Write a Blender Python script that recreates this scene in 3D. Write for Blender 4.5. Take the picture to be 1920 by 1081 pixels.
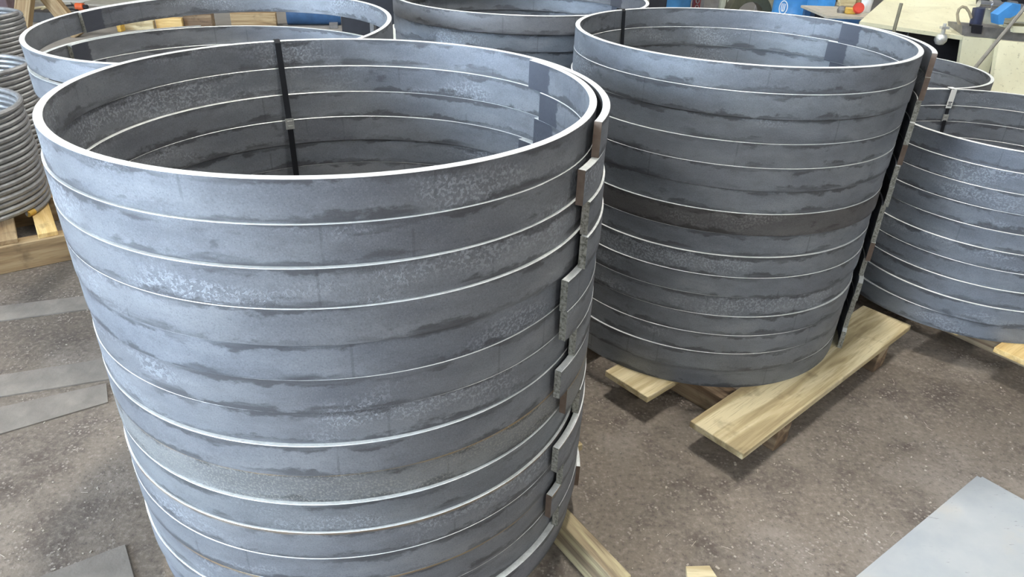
import bpy, math, random
from mathutils import Vector, Matrix
for o in list(bpy.data.objects): bpy.data.objects.remove(o, do_unlink=True)
scene = bpy.context.scene
COL = scene.collection
rnd = random.Random(7)

# ------------------------------------------------------------------ camera
FPX, PITCH, ROLL, CAMZ = 1323.7, 0.5112, -0.0367, 1.5891
X0 = Vector((1, 0, 0)); DN = Vector((0, -math.sin(PITCH), -math.cos(PITCH))); FW = Vector((0, math.cos(PITCH), -math.sin(PITCH)))
cr, sr = math.cos(ROLL), math.sin(ROLL)
XC = X0 * cr + DN * sr; YC = X0 * sr - DN * cr; ZC = -FW
cam = bpy.data.cameras.new('camera'); camo = bpy.data.objects.new('camera', cam); COL.objects.link(camo)
cam.sensor_width = 36; cam.lens = 36 * FPX / 1920; cam.clip_start = .02
M = Matrix((XC, YC, ZC)).transposed().to_4x4(); M.translation = (0, 0, CAMZ); camo.matrix_world = M
scene.camera = camo
def rayd(u, v):
    return XC * ((u - 960) / FPX) - YC * ((v - 540.5) / FPX) - ZC
def at(u, v, z=0.0):                       # pixel -> point on the horizontal plane at height z
    d = rayd(u, v); t = (z - CAMZ) / d.z; return Vector((d.x * t, d.y * t, z))
def atY(u, v, y):                          # pixel -> point on the upright plane at depth y
    d = rayd(u, v); t = y / d.y; return Vector((d.x * t, y, CAMZ + d.z * t))

# ------------------------------------------------------------------ world and exposure
w = bpy.data.worlds.new('world'); scene.world = w; w.use_nodes = True
w.node_tree.nodes['Background'].inputs[0].default_value = (.75, .85, 1, 1); w.node_tree.nodes['Background'].inputs[1].default_value = 1.0
vs = scene.view_settings; vs.view_transform = 'Standard'; vs.look = 'None'; vs.gamma = 1; vs.use_curve_mapping = False; vs.exposure = 0.26
LAMP_E, WIN_E = 215.0, 47.0

# ------------------------------------------------------------------ helpers
def link(o):
    COL.objects.link(o); return o
def tag(o, label=None, cat=None, group=None, kind=None):
    if label: o['label'] = label
    if cat: o['category'] = cat
    if group: o['group'] = group
    if kind: o['kind'] = kind
    return o
def empty(name, loc=(0, 0, 0), rz=0):
    o = bpy.data.objects.new(name, None); o.location = loc; o.rotation_euler = (0, 0, rz); o.empty_display_size = .1
    return link(o)
class MB:
    def __init__(s): s.v = []; s.f = []; s.m = []; s.sm = []
    def add(s, vs, fs, mi=0, smooth=False):
        b = len(s.v); s.v += [tuple(p) for p in vs]
        for f in fs: s.f.append(tuple(i + b for i in f)); s.m.append(mi); s.sm.append(smooth)
        return s
    def box(s, c, size, rz=0, mi=0, bev=0.0, rot=None):
        hx, hy, hz = [k / 2 for k in size]; R = rot if rot is not None else Matrix.Rotation(rz, 3, 'Z'); c = Vector(c)
        if bev <= 0:
            P = [c + R @ Vector((x * hx, y * hy, z * hz)) for z in (-1, 1) for x, y in ((-1, -1), (1, -1), (1, 1), (-1, 1))]
            return s.add(P, [(3, 2, 1, 0), (4, 5, 6, 7), (0, 1, 5, 4), (1, 2, 6, 5), (2, 3, 7, 6), (3, 0, 4, 7)], mi)
        b = bev; P = []
        for (z, k) in ((-hz, 1), (-hz + b, 0), (hz - b, 0), (hz, 1)):
            x1, y1 = hx - b * k, hy - b * k
            P += [c + R @ Vector(q) for q in ((-x1 + b * (1 - k), -y1, z), (x1 - b * (1 - k), -y1, z), (x1, -y1 + b * (1 - k), z), (x1, y1 - b * (1 - k), z),
                                              (x1 - b * (1 - k), y1, z), (-x1 + b * (1 - k), y1, z), (-x1, y1 - b * (1 - k), z), (-x1, -y1 + b * (1 - k), z))]
        F = [tuple(range(7, -1, -1)), tuple(range(24, 32))]
        for l in range(3):
            for i in range(8): F.append((l * 8 + i, l * 8 + (i + 1) % 8, l * 8 + 8 + (i + 1) % 8, l * 8 + 8 + i))
        return s.add(P, F, mi)
    def prism(s, poly, z0, z1, mi=0):          # poly: list of (x,y), ccw
        n = len(poly); P = [(x, y, z0) for x, y in poly] + [(x, y, z1) for x, y in poly]
        return s.add(P, [tuple(range(n - 1, -1, -1)), tuple(range(n, 2 * n))] + [(i, (i + 1) % n, n + (i + 1) % n, n + i) for i in range(n)], mi)
    def hexa(s, a, b, mi=0):                    # two quads (4 points each) joined
        P = list(a) + list(b)
        return s.add(P, [(3, 2, 1, 0), (4, 5, 6, 7)] + [(i, (i + 1) % 4, 4 + (i + 1) % 4, 4 + i) for i in range(4)], mi)
    def tube(s, pts, r, n=8, mi=0, cap=True, closed=False):
        pts = [Vector(p) for p in pts]; m = len(pts); rs = r if isinstance(r, (list, tuple)) else [r] * m
        P = []; up = Vector((0, 0, 1)); prev = None
        for i, p in enumerate(pts):
            t = (pts[(i + 1) % m] - pts[i - 1]) if closed else (pts[min(i + 1, m - 1)] - pts[max(i - 1, 0)])
            t.normalize()
            a = prev if prev is not None else (up if abs(t.z) < .95 else Vector((1, 0, 0)))
            a = (a - t * a.dot(t)).normalized(); prev = a; b = t.cross(a)
            P += [p + (a * math.cos(2 * math.pi * k / n) + b * math.sin(2 * math.pi * k / n)) * rs[i] for k in range(n)]
        F = []
        for i in range(m if closed else m - 1):
            j = (i + 1) % m
            F += [(i * n + k, i * n + (k + 1) % n, j * n + (k + 1) % n, j * n + k) for k in range(n)]
        b0 = len(s.v); s.add(P, F, mi, True)
        if cap and not closed:
            s.f.append(tuple(b0 + k for k in range(n - 1, -1, -1))); s.m.append(mi); s.sm.append(False)
            s.f.append(tuple(b0 + (m - 1) * n + k for k in range(n))); s.m.append(mi); s.sm.append(False)
        return s
    def lathe(s, prof, c=(0, 0, 0), n=24, mi=0, axis=None):
        c = Vector(c); R = axis if axis is not None else Matrix.Identity(3); P = []
        for r, z in prof: P += [c + R @ Vector((r * math.cos(2 * math.pi * k / n), r * math.sin(2 * math.pi * k / n), z)) for k in range(n)]
        F = [(i * n + k, i * n + (k + 1) % n, (i + 1) * n + (k + 1) % n, (i + 1) * n + k) for i in range(len(prof) - 1) for k in range(n)]
        return s.add(P, F, mi, True)
    def build(s, name, mats, parent=None, sharp=35, fix=True):
        me = bpy.data.meshes.new(name); me.from_pydata(s.v, [], s.f)
        for mt in (mats if isinstance(mats, (list, tuple)) else [mats]): me.materials.append(mt)
        me.polygons.foreach_set('material_index', s.m); me.polygons.foreach_set('use_smooth', s.sm); me.update()
        if fix:
            import bmesh
            bm = bmesh.new(); bm.from_mesh(me); bmesh.ops.recalc_face_normals(bm, faces=bm.faces); bm.to_mesh(me); bm.free()
        if any(s.sm): me.set_sharp_from_angle(angle=math.radians(sharp))
        o = bpy.data.objects.new(name, me); link(o)
        if parent is not None: o.parent = parent
        return o

# ------------------------------------------------------------------ materials
class NT:
    def __init__(s, name):
        s.m = bpy.data.materials.new(name); s.m.use_nodes = True; s.t = s.m.node_tree; s.b = s.t.nodes['Principled BSDF']
    def n(s, typ, **kw):
        x = s.t.nodes.new(typ)
        for k, v in kw.items(): setattr(x, k, v)
        return x
    def l(s, a, b): s.t.links.new(a, b)
    def val(s, sock, v):
        if hasattr(v, 'is_linked') or hasattr(v, 'links'): s.l(v, sock)
        else: sock.default_value = v
    def noise(s, vec, scale, detail=4, rough=.55, dim='3D', out='Fac', dist=0):
        x = s.n('ShaderNodeTexNoise'); x.noise_dimensions = dim
        x.inputs['Scale'].default_value = scale; x.inputs['Detail'].default_value = detail; x.inputs['Roughness'].default_value = rough; x.inputs['Distortion'].default_value = dist
        if vec is not None: s.l(vec, x.inputs['W' if dim == '1D' else 'Vector'])
        return x.outputs[out]
    def ramp(s, fac, stops):
        r = s.n('ShaderNodeValToRGB'); e = r.color_ramp.elements
        while len(e) < len(stops): e.new(.5)
        for i, (p, c) in enumerate(stops):
            e[i].position = p; e[i].color = c if len(c) == 4 else (*c, 1)
        s.l(fac, r.inputs[0]); return r.outputs[0]
    def step(s, fac, a, b):
        x = s.n('ShaderNodeMapRange'); x.interpolation_type = 'SMOOTHSTEP'; s.val(x.inputs['Value'], fac)
        s.val(x.inputs['From Min'], a); s.val(x.inputs['From Max'], b); return x.outputs[0]
    def math(s, op, a, b=0.0, c=0.0):
        x = s.n('ShaderNodeMath', operation=op); s.val(x.inputs[0], a); s.val(x.inputs[1], b); s.val(x.inputs[2], c); return x.outputs[0]
    def mix(s, fac, a, b, mode='MIX'):
        x = s.n('ShaderNodeMix', data_type='RGBA', blend_type=mode); s.val(x.inputs['Factor'], fac)
        for k, v in ((6, a), (7, b)):
            if isinstance(v, tuple): x.inputs[k].default_value = v if len(v) == 4 else (*v, 1)
            else: s.l(v, x.inputs[k])
        return x.outputs[2]
    def coord(s, kind='Object'): return s.n('ShaderNodeTexCoord').outputs[kind]
    def mapping(s, vec, scale=(1, 1, 1), loc=(0, 0, 0), rot=(0, 0, 0)):
        x = s.n('ShaderNodeMapping'); x.inputs['Scale'].default_value = scale; x.inputs['Location'].default_value = loc; x.inputs['Rotation'].default_value = rot
        s.l(vec, x.inputs[0]); return x.outputs[0]
    def bump(s, h, strength=.2, dist=.01):
        x = s.n('ShaderNodeBump'); x.inputs['Strength'].default_value = strength; x.inputs['Distance'].default_value = dist; s.l(h, x.inputs['Height']); s.l(x.outputs[0], s.b.inputs['Normal'])
    def set(s, color=None, rough=None, metal=None, **kw):
        if color is not None:
            if isinstance(color, tuple): s.b.inputs['Base Color'].default_value = color if len(color) == 4 else (*color, 1)
            else: s.l(color, s.b.inputs['Base Color'])
        if rough is not None: s.val(s.b.inputs['Roughness'], rough)
        if metal is not None: s.val(s.b.inputs['Metallic'], metal)
        return s.m
def plain(name, col, rough=.6, metal=0.0, var=.18, scale=14, bump=.08):
    n = NT(name); v = n.coord('Object'); f = n.noise(v, scale, 6, .6)
    lo = tuple(c * (1 - var) for c in col); hi = tuple(min(1, c * (1 + var)) for c in col)
    c = n.ramp(f, [(.3, lo), (.7, hi)]); n.bump(n.noise(v, scale * 9, 3), bump, .004)
    return n.set(c, rough, metal)

def steel_ring_mat():
    n = NT('mill_scale_steel'); uv = n.n('ShaderNodeUVMap'); uv.uv_map = 'UVMap'
    oi = n.n('ShaderNodeObjectInfo'); sep = n.n('ShaderNodeSeparateXYZ'); n.l(uv.outputs[0], sep.inputs[0])
    U, V = sep.outputs[0], sep.outputs[1]; R = oi.outputs['Random']
    ce = n.n('ShaderNodeCombineXYZ'); n.l(n.math('MULTIPLY_ADD', R, 53.0, U), ce.inputs[0]); n.l(V, ce.inputs[1]); n.l(n.math('MULTIPLY', R, 17.0), ce.inputs[2])
    P = ce.outputs[0]
    big = n.noise(n.mapping(P, (3.2, 9, 1)), 1.0, 5, .6)
    med = n.noise(n.mapping(P, (16, 26, 1)), 1.0, 5, .65)
    fine = n.noise(P, 330, 3, .7)
    grain = n.noise(n.mapping(P, (170, 240, 1)), 1.0, 2, .5)
    c = n.ramp(big, [(.3, (.155, .163, .18)), (.5, (.21, .22, .236)), (.72, (.275, .285, .30))])
    c = n.mix(n.math('MULTIPLY', n.step(med, .45, .75), .35), c, (.15, .15, .155))
    # flaky light scale patches
    fl = n.math('MULTIPLY', n.step(n.noise(n.mapping(P, (2.1, 6, 1), (3, 1, 5)), 1.0, 3), .54, .66), n.step(n.noise(P, 150, 3, .6), .47, .6))
    c = n.mix(n.math('MULTIPLY', fl, .62), c, (.42, .44, .47))
    # fine pepper grain
    c = n.mix(n.math('MULTIPLY', n.step(fine, .52, .72), .4), c, (.07, .07, .08))
    c = n.mix(n.math('MULTIPLY', n.step(fine, .47, .28), .28), c, (.38, .39, .41))
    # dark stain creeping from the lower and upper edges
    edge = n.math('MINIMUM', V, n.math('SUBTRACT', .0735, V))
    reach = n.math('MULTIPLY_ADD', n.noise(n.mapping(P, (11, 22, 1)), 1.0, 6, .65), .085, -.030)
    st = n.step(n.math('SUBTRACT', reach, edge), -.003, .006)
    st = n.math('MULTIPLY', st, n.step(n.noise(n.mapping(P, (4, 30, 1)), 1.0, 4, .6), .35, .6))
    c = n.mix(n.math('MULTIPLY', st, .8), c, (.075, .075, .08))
    # irregular dark blotches
    bl = n.step(n.noise(n.mapping(P, (9, 14, 1), (8, 3, 2)), 1.0, 4, .6), .66, .74)
    c = n.mix(n.math('MULTIPLY', bl, .5), c, (.07, .07, .078))
    # upright roller lines across the bar
    vo = n.n('ShaderNodeTexVoronoi', feature='F1', voronoi_dimensions='1D'); n.l(n.math('MULTIPLY_ADD', R, 31.0, U), vo.inputs['W']); vo.inputs['Scale'].default_value = 1.6
    l1 = n.step(vo.outputs['Distance'], .0055, .002)
    l1 = n.math('MULTIPLY', l1, n.step(n.noise(n.mapping(P, (30, 18, 1)), 1.0, 2), .38, .5))
    c = n.mix(n.math('MULTIPLY', l1, .25), c, (.05, .05, .055))
    # clean dark end of the bar, with a ragged border
    endm = n.step(n.math('MULTIPLY_ADD', n.noise(n.mapping(P, (8, 45, 1)), 1.0, 4, .6), .035, U), .112, .104)
    c = n.mix(n.math('MULTIPLY', endm, .9), c, (.075, .08, .098))
    # rust streak under the top edge of a few bars, coarse pale grain on one
    idx = n.math('MULTIPLY', oi.outputs['Object Index'], .1)
    ru = n.math('MULTIPLY', n.step(n.math('ADD', V, n.math('MULTIPLY', n.noise(n.mapping(P, (7, 30, 1)), 1.0, 4, .6), .014)), .0715, .0765), n.math('MINIMUM', idx, 1.0))
    c = n.mix(n.math('MULTIPLY', ru, .8), c, n.mix(n.noise(n.mapping(P, (5, 5, 1)), 1.0, 3), (.36, .17, .06), (.36, .32, .18)))
    cg = n.math('MULTIPLY', n.math('MULTIPLY', n.step(n.noise(P, 210, 2, .6), .5, .62), n.step(idx, 1.5, 2.0)), n.step(n.noise(n.mapping(P, (2.5, 9, 1)), 1.0, 2), .35, .55))
    c = n.mix(n.math('MULTIPLY', cg, .5), c, (.38, .38, .36))
    c = n.mix(1.0, c, oi.outputs['Color'], 'MULTIPLY')
    rg = n.math('MULTIPLY_ADD', med, .25, .42)
    h = n.math('ADD', n.math('MULTIPLY', grain, .6), n.math('MULTIPLY', fine, .5)); h = n.math('ADD', h, n.math('MULTIPLY', fl, 1.2))
    n.bump(h, .5, .0012)
    return n.set(c, rg, .42)
def edge_mat():
    n = NT('bright_cut_edge'); v = n.coord('Object')
    c = n.ramp(n.noise(v, 60, 5, .7), [(.3, (.60, .61, .58)), (.6, (.80, .81, .78)), (.8, (.52, .52, .50))])
    n.bump(n.noise(v, 260, 2), .15, .001)
    return n.set(c, .42, .25)
def cut_mat():
    n = NT('sheared_end_face'); v = n.coord('Object'); oi = n.n('ShaderNodeObjectInfo')
    c = n.ramp(n.noise(v, 160, 4, .7), [(.35, (.10, .10, .08)), (.5, (.27, .26, .22)), (.72, (.42, .41, .37))])
    rust = n.mix(n.noise(v, 60, 4), (.10, .060, .042), (.19, .145, .11))
    c = n.mix(n.step(oi.outputs['Random'], .62, .66), c, rust)
    n.bump(n.noise(v, 220, 3), .4, .001)
    return n.set(c, .6, .2)
def wood(name, a, b, dark, sc=1.0):
    n = NT(name); v = n.coord('Object'); oi = n.n('ShaderNodeObjectInfo')
    ce = n.n('ShaderNodeVectorMath', operation='ADD'); n.l(v, ce.inputs[0]); n.l(n.math('MULTIPLY', oi.outputs['Random'], 9.0), ce.inputs[1])
    p = n.mapping(ce.outputs[0], (.9 * sc, 11 * sc, 11 * sc))
    wv = n.noise(p, 1.6, 3, .55, dist=1.2)
    c = n.ramp(wv, [(.34, tuple(.6 * p + .4 * q for p, q in zip(dark, a))), (.46, a), (.62, b)])
    fib = n.noise(n.mapping(ce.outputs[0], (12, 240, 240)), 1.0, 3, .6)
    c = n.mix(n.math('MULTIPLY', n.step(fib, .5, .75), .5), c, dark)
    blot = n.noise(ce.outputs[0], 7, 4, .6); c = n.mix(n.math('MULTIPLY', n.step(blot, .56, .72), .55), c, tuple(k * .6 for k in dark))
    n.bump(n.math('ADD', fib, wv), .25, .0015)
    return n.set(c, .75, 0)
def floor_mat():
    n = NT('worn_shop_floor'); v = n.coord('Object')
    big = n.noise(v, .55, 5, .6); med = n.noise(v, 4.5, 6, .65); fine = n.noise(v, 60, 4, .7)
    c = n.ramp(big, [(.32, (.106, .085, .064)), (.5, (.166, .137, .107)), (.68, (.225, .194, .158))])
    c = n.mix(n.step(med, .42, .72), c, (.075, .058, .046))
    c = n.mix(n.math('MULTIPLY', n.step(n.noise(n.mapping(v, (1, 1, 1), (4, 7, 0)), 2.0, 5, .6), .5, .7), .6), c, (.26, .225, .19))
    # aggregate and trodden crumbs
    vo = n.n('ShaderNodeTexVoronoi', feature='F1'); n.l(v, vo.inputs['Vector']); vo.inputs['Scale'].default_value = 70
    sp = n.math('MULTIPLY', n.step(vo.outputs['Distance'], .34, .2), n.step(n.noise(v, 9, 4, .6), .48, .62))
    c = n.mix(n.math('MULTIPLY', sp, .7), c, (.34, .30, .255))
    c = n.mix(n.math('MULTIPLY', n.step(fine, .5, .66), .45), c, (.30, .26, .22))
    c = n.mix(n.math('MULTIPLY', n.step(fine, .47, .33), .5), c, (.045, .036, .03))
    # scuffed pale scratches
    sc = n.math('MULTIPLY', n.step(n.noise(n.mapping(v, (5, 45, 1), (0, 0, 0), (0, 0, .6)), 1.0, 4, .7), .66, .74), n.step(n.noise(v, 3.3, 3), .5, .62))
    c = n.mix(n.math('MULTIPLY', sc, .7), c, (.50, .46, .40))
    # the far end of the hall is a paler slab
    sp2 = n.n('ShaderNodeSeparateXYZ'); n.l(v, sp2.inputs[0])
    c = n.mix(n.math('MULTIPLY', n.step(sp2.outputs[1], 4.2, 5.4), .75), c, n.ramp(med, [(.3, (.21, .20, .185)), (.7, (.34, .325, .30))]))
    n.bump(n.math('ADD', n.math('MULTIPLY', med, .8), n.math('ADD', fine, sp)), .35, .006)
    return n.set(c, n.math('MULTIPLY_ADD', med, .3, .5), 0)
def sheet_mat():
    n = NT('galvanised_sheet'); v = n.coord('Object')
    c = n.ramp(n.noise(v, 2.6, 5, .6), [(.3, (.30, .335, .365)), (.55, (.39, .41, .42)), (.75, (.47, .44, .37))])
    st = n.math('MULTIPLY', n.step(n.noise(n.mapping(v, (24, 120, 1), (0, 0, 0), (0, 0, .5)), 1.0, 4, .7), .62, .7), n.step(n.noise(v, 5, 4), .42, .6))
    c = n.mix(n.math('MULTIPLY', st, .7), c, (.14, .14, .13))
    c = n.mix(n.math('MULTIPLY', n.step(n.noise(v, 14, 5, .7), .66, .72), .5), c, (.2, .21, .22))
    n.bump(n.noise(v, 9, 4), .08, .004)
    return n.set(c, n.math('MULTIPLY_ADD', n.noise(v, 6, 4), .22, .42), .6)
def emit(name, col, s):
    n = NT(name); n.set((.8, .8, .8), .5); n.b.inputs['Emission Color'].default_value = (*col, 1); n.b.inputs['Emission Strength'].default_value = s; return n.m

M_RING = steel_ring_mat(); M_EDGE = edge_mat(); M_CUT = cut_mat()
M_PALE = wood('pale_pallet_wood', (.44, .35, .19), (.62, .53, .33), (.22, .16, .08))
M_YEL = wood('fresh_yellow_pine', (.62, .42, .16), (.74, .55, .25), (.40, .24, .09))
M_DARKW = wood('dark_stained_timber', (.20, .13, .075), (.34, .26, .16), (.06, .04, .025))
M_OLD = wood('old_tan_timber', (.30, .20, .10), (.42, .31, .17), (.14, .09, .045))
M_GRIMY = wood('grimy_stringer_timber', (.22, .165, .10), (.42, .35, .20), (.045, .03, .02))
M_FLOOR = floor_mat(); M_SHEET = sheet_mat()
M_STRAP = plain('black_strap_steel', (.012, .013, .016), .45, .3, .2)
M_CLIP = plain('tin_clip', (.62, .62, .58), .35, .7, .15, 80)
M_BAR = plain('grey_round_bar', (.29, .29, .29), .42, .45, .22, 26, .15)
M_YPAINT = plain('yellow_paint', (.55, .34, .06), .5, 0, .25, 40)
M_PLATE = plain('worn_grey_plate', (.20, .18, .155), .6, .1, .25, 9, .3)
def cream():
    n = NT('cream_enamel'); v = n.coord('Object'); c = n.ramp(n.noise(v, 4, 5, .6), [(.3, (.66, .62, .42)), (.7, (.76, .73, .52))])
    c = n.mix(n.math('MULTIPLY', n.step(n.noise(v, 38, 4, .7), .6, .68), .55), c, (.30, .27, .17))
    c = n.mix(n.math('MULTIPLY', n.step(n.noise(v, 5, 4, .65), .58, .72), .4), c, (.48, .42, .27))
    return n.set(c, .4, 0)
M_CREAM = cream()
M_BLACK = plain('black_enamel', (.012, .012, .016), .4, 0, .3)
M_BLUE = plain('blue_enamel', (.06, .25, .55), .35, 0, .2, 6)
M_DBLUE = plain('dark_blue_enamel', (.035, .09, .19), .4, 0, .3, 6)
M_GREY = plain('grey_machine_steel', (.22, .21, .20), .45, .5, .25)
M_CHROME = plain('polished_shaft', (.62, .62, .64), .18, .9, .1)
M_WHITE = plain('white_plastic', (.78, .78, .75), .45, 0, .06)
M_RED = plain('red_plastic', (.52, .05, .03), .4, 0, .15)
M_ORANGE = plain('orange_plastic', (.75, .14, .04), .4, 0, .15)
M_HOSE = plain('cream_rubber_hose', (.55, .50, .34), .5, 0, .15)
M_CABLE = plain('black_cable', (.02, .02, .022), .5, 0, .2)
M_WALL = plain('hall_wall_paint', (.36, .36, .355), .8, 0, .08, 1.5)
M_CEIL = plain('hall_ceiling', (.30, .31, .32), .8, 0, .08, 1.5)
M_RUST = plain('rusty_steel', (.22, .13, .10), .6, .2, .3, 12)

# ------------------------------------------------------------------ the hall
FX0, FX1, FY0, FY1, FH = -11.0, 14.0, -9.0, 18.0, 7.0
o = MB().box(((FX0 + FX1) / 2, (FY0 + FY1) / 2, -.1), (FX1 - FX0, FY1 - FY0, .2)).build('floor', M_FLOOR); tag(o, 'brown worn workshop floor strewn with pale crumbs', kind='structure')
def wall(name, c, s): tag(MB().box(c, s).build(name, M_WALL), kind='structure')
wall('wall_back', (1.5, FY1 + .1, FH / 2), (FX1 - FX0 + .4, .2, FH)); wall('wall_front', (1.5, FY0 - .1, FH / 2), (FX1 - FX0 + .4, .2, FH)); wall('wall_right', (FX1 + .1, 4.5, FH / 2), (.2, FY1 - FY0, FH))
wl = MB(); WZ0, WZ1 = 1.2, 5.6; wins = [(-8.7 + i * 3.7, -8.7 + i * 3.7 + 3.2) for i in range(2)]
wl.box((FX0 - .1, 4.5, WZ0 / 2), (.2, 27, WZ0)); wl.box((FX0 - .1, 4.5, (WZ1 + FH) / 2), (.2, 27, FH - WZ1))
ys = [FY0] + [k for p in wins for k in p] + [FY1]
for i in range(0, len(ys), 2): wl.box((FX0 - .1, (ys[i] + ys[i + 1]) / 2, (WZ0 + WZ1) / 2), (.2, ys[i + 1] - ys[i], WZ1 - WZ0))
tag(wl.build('wall_left', M_WALL), kind='structure')
tag(MB().box((1.5, 4.5, FH + .1), (FX1 - FX0 + .4, FY1 - FY0 + .4, .2)).build('ceiling', M_CEIL), kind='structure')
M_GLOW = emit('daylit_frosted_glass', (.64, .80, 1.0), WIN_E)
for i, (a, b) in enumerate(wins):
    r = tag(empty('window_%d' % (i + 1), (FX0 - .1, (a + b) / 2, WZ0)), kind='structure')
    W, H = b - a, WZ1 - WZ0
    for k in range(3):
        for j in range(2):
            MB().box((0, -W / 2 + W * (k + .5) / 3, H * (j + .5) / 2), (.012, W / 3 - .06, H / 2 - .06)).build('pane', M_GLOW, r)
    f = MB()
    for k in range(4): f.box((0, -W / 2 + W * k / 3, H / 2), (.07, .06, H))
    for j in range(3): f.box((0, 0, H * j / 2), (.07, W, .06))
    f.build('window_frame', M_WHITE, r)
M_LED = emit('led_diffuser', (1.0, .97, .91), LAMP_E)
for ix, x in enumerate((-5.0, .4, 5.8)):
    for iy, y in enumerate((-7.0, 2.0, 11.0) if ix == 1 else (-2.5, 6.5)):
        r = empty('ceiling_lamp', (x, y, 6.3)); tag(r, 'long white tube lamp hanging below the hall ceiling', 'lamp', 'ceiling lamps in rows')
        MB().box((0, 0, .05), (.34, 1.2, .1)).build('housing', M_WHITE, r); MB().box((0, 0, -.008), (.28, 1.12, .016)).build('diffuser', M_LED, r)
        MB().tube([(0, .5, .1), (0, .5, .7)], .008, 6).build('hanger', M_GREY, r); MB().tube([(0, -.5, .1), (0, -.5, .7)], .008, 6).build('hanger', M_GREY, r)

# ------------------------------------------------------------------ rolled steel rings
def smooth(x): x = max(0, min(1, x)); return x * x * (3 - 2 * x)
def make_ring(name, c, z0, H, R, az_in, az_out, t=.0158, spring=.012, tilt=None, wob=(0, 0), tint=(1, 1, 1)):
    """one turn and a bit of flat bar: the outer tail starts at az_out, runs counter-clockwise, the inner end lies at az_in"""
    L = az_in - az_out; tot = 360 + L; nseg = int(tot / 2.6); ch = .0009
    P = []; UV = []; arc = []
    for i in range(nseg + 1):
        s = tot * i / nseg; ph = math.radians(az_out + s)
        r = R + (t + .0022 + spring * (1 - smooth(s / L)) if s < L else (t + .0022) * (1 - smooth((s - L) / 75.0)))
        k = 1 if s > L + 30 and s < 350 else .4
        r += k * (wob[0] * math.cos(2 * ph + wob[1]))
        ca, sa = math.cos(ph), math.sin(ph); ri = r - t
        for rr, zz in ((r, ch), (r, H - ch), (r - ch, H), (ri + ch, H), (ri, H - ch), (ri, ch), (ri + ch, 0), (r - ch, 0)): P.append((rr * ca, rr * sa, zz))
        arc.append(math.radians(tot - s) * R)
    me = bpy.data.meshes.new(name); F = []; mi = []; uvs = []; sm = []
    vv = (ch, H - ch, H, H, H - ch, ch, 0, 0)
    for i in range(nseg):
        for k in range(8):
            k2 = (k + 1) % 8; F.append((i * 8 + k, i * 8 + 8 + k, i * 8 + 8 + k2, i * 8 + k2)); mi.append(1 if k in (1, 2, 3, 6) else 0); sm.append(True)
            uvs += [(arc[i], vv[k]), (arc[i + 1], vv[k]), (arc[i + 1], vv[k2]), (arc[i], vv[k2])]
    F.append(tuple(range(8))); mi.append(2); sm.append(False); uvs += [(0.5, vv[k]) for k in range(8)]
    F.append(tuple(nseg * 8 + k for k in range(7, -1, -1))); mi.append(2); sm.append(False); uvs += [(0.5, vv[k]) for k in range(7, -1, -1)]
    me.from_pydata(P, [], F)
    for m_ in (M_RING, M_EDGE, M_CUT): me.materials.append(m_)
    me.polygons.foreach_set('material_index', mi); me.polygons.foreach_set('use_smooth', sm)
    ul = me.uv_layers.new(name='UVMap'); ul.data.foreach_set('uv', [x for q in uvs for x in q])
    me.update(); me.set_sharp_from_angle(angle=math.radians(30))
    o = bpy.data.objects.new(name, me); link(o); o.location = (c[0], c[1], z0)
    if tilt: o.rotation_euler = tilt
    o.color = (*tint, 1)
    return o
ORD = ['top', 'second from top', 'third from top', 'fourth from top', 'fifth from top', 'sixth from top', 'seventh from top', 'eighth from top', 'ninth from top', 'tenth from top',
       'eleventh from top', 'twelfth from top', 'thirteenth from top', 'fourteenth from top', 'bottom']
def tilt_of(a, b):      # plane z = a x + b y
    return (math.atan(b), -math.atan(a), 0)

# stack A, in front, next to the bar coils
CA = (-.3990, 1.5491); RA = .5668; HA = .07222; ZA = .1251
azoA = [-19.9, -27.2, -24.3, -24.7, -31.5, -31.1, -25.2, -31.6, -27.6, -17.5, -30.5, -26.6, -31.4, -26.7, -4]
aziA = [39.8, 34.5, 37.5, 44, 36, 40, 33, 42, 37, 35, 41, 36, 38, 40, 35]
stepA = [(0, 0), (-1, -8), (4, -15), (6, -21), (4, -13), (5, -12), (5, -13), (6, -19), (5, -16), (7, -21), (9, -30), (8, -31), (8, -26), (9, -29), (19, -36)]
offA = [(x * .001, y * .00075) for x, y in stepA]
tintA = {8: (1.0, .98, .92), 4: (.95, .97, 1.0), 9: (.95, .96, .95), 14: (.9, .9, .95)}
SA_ = 'in the tall stack beside the bar coils'
for i in range(15):
    z = ZA + (14 - i) * HA
    r = make_ring('steel_ring', (CA[0] + offA[i][0], CA[1] + offA[i][1]), z, HA, RA, aziA[i], azoA[i], spring=.0115 - .0005 * i, wob=(.0018, rnd.uniform(0, 6)), tint=tintA.get(i, (1, 1, 1)))
    r.pass_index = {8: 20, 10: 6, 12: 10}.get(i, 0)
    tag(r, 'grey rolled flat-bar steel ring, %s, %s' % (ORD[i], SA_), 'steel ring', 'rings of the stack beside the bar coils')
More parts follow.
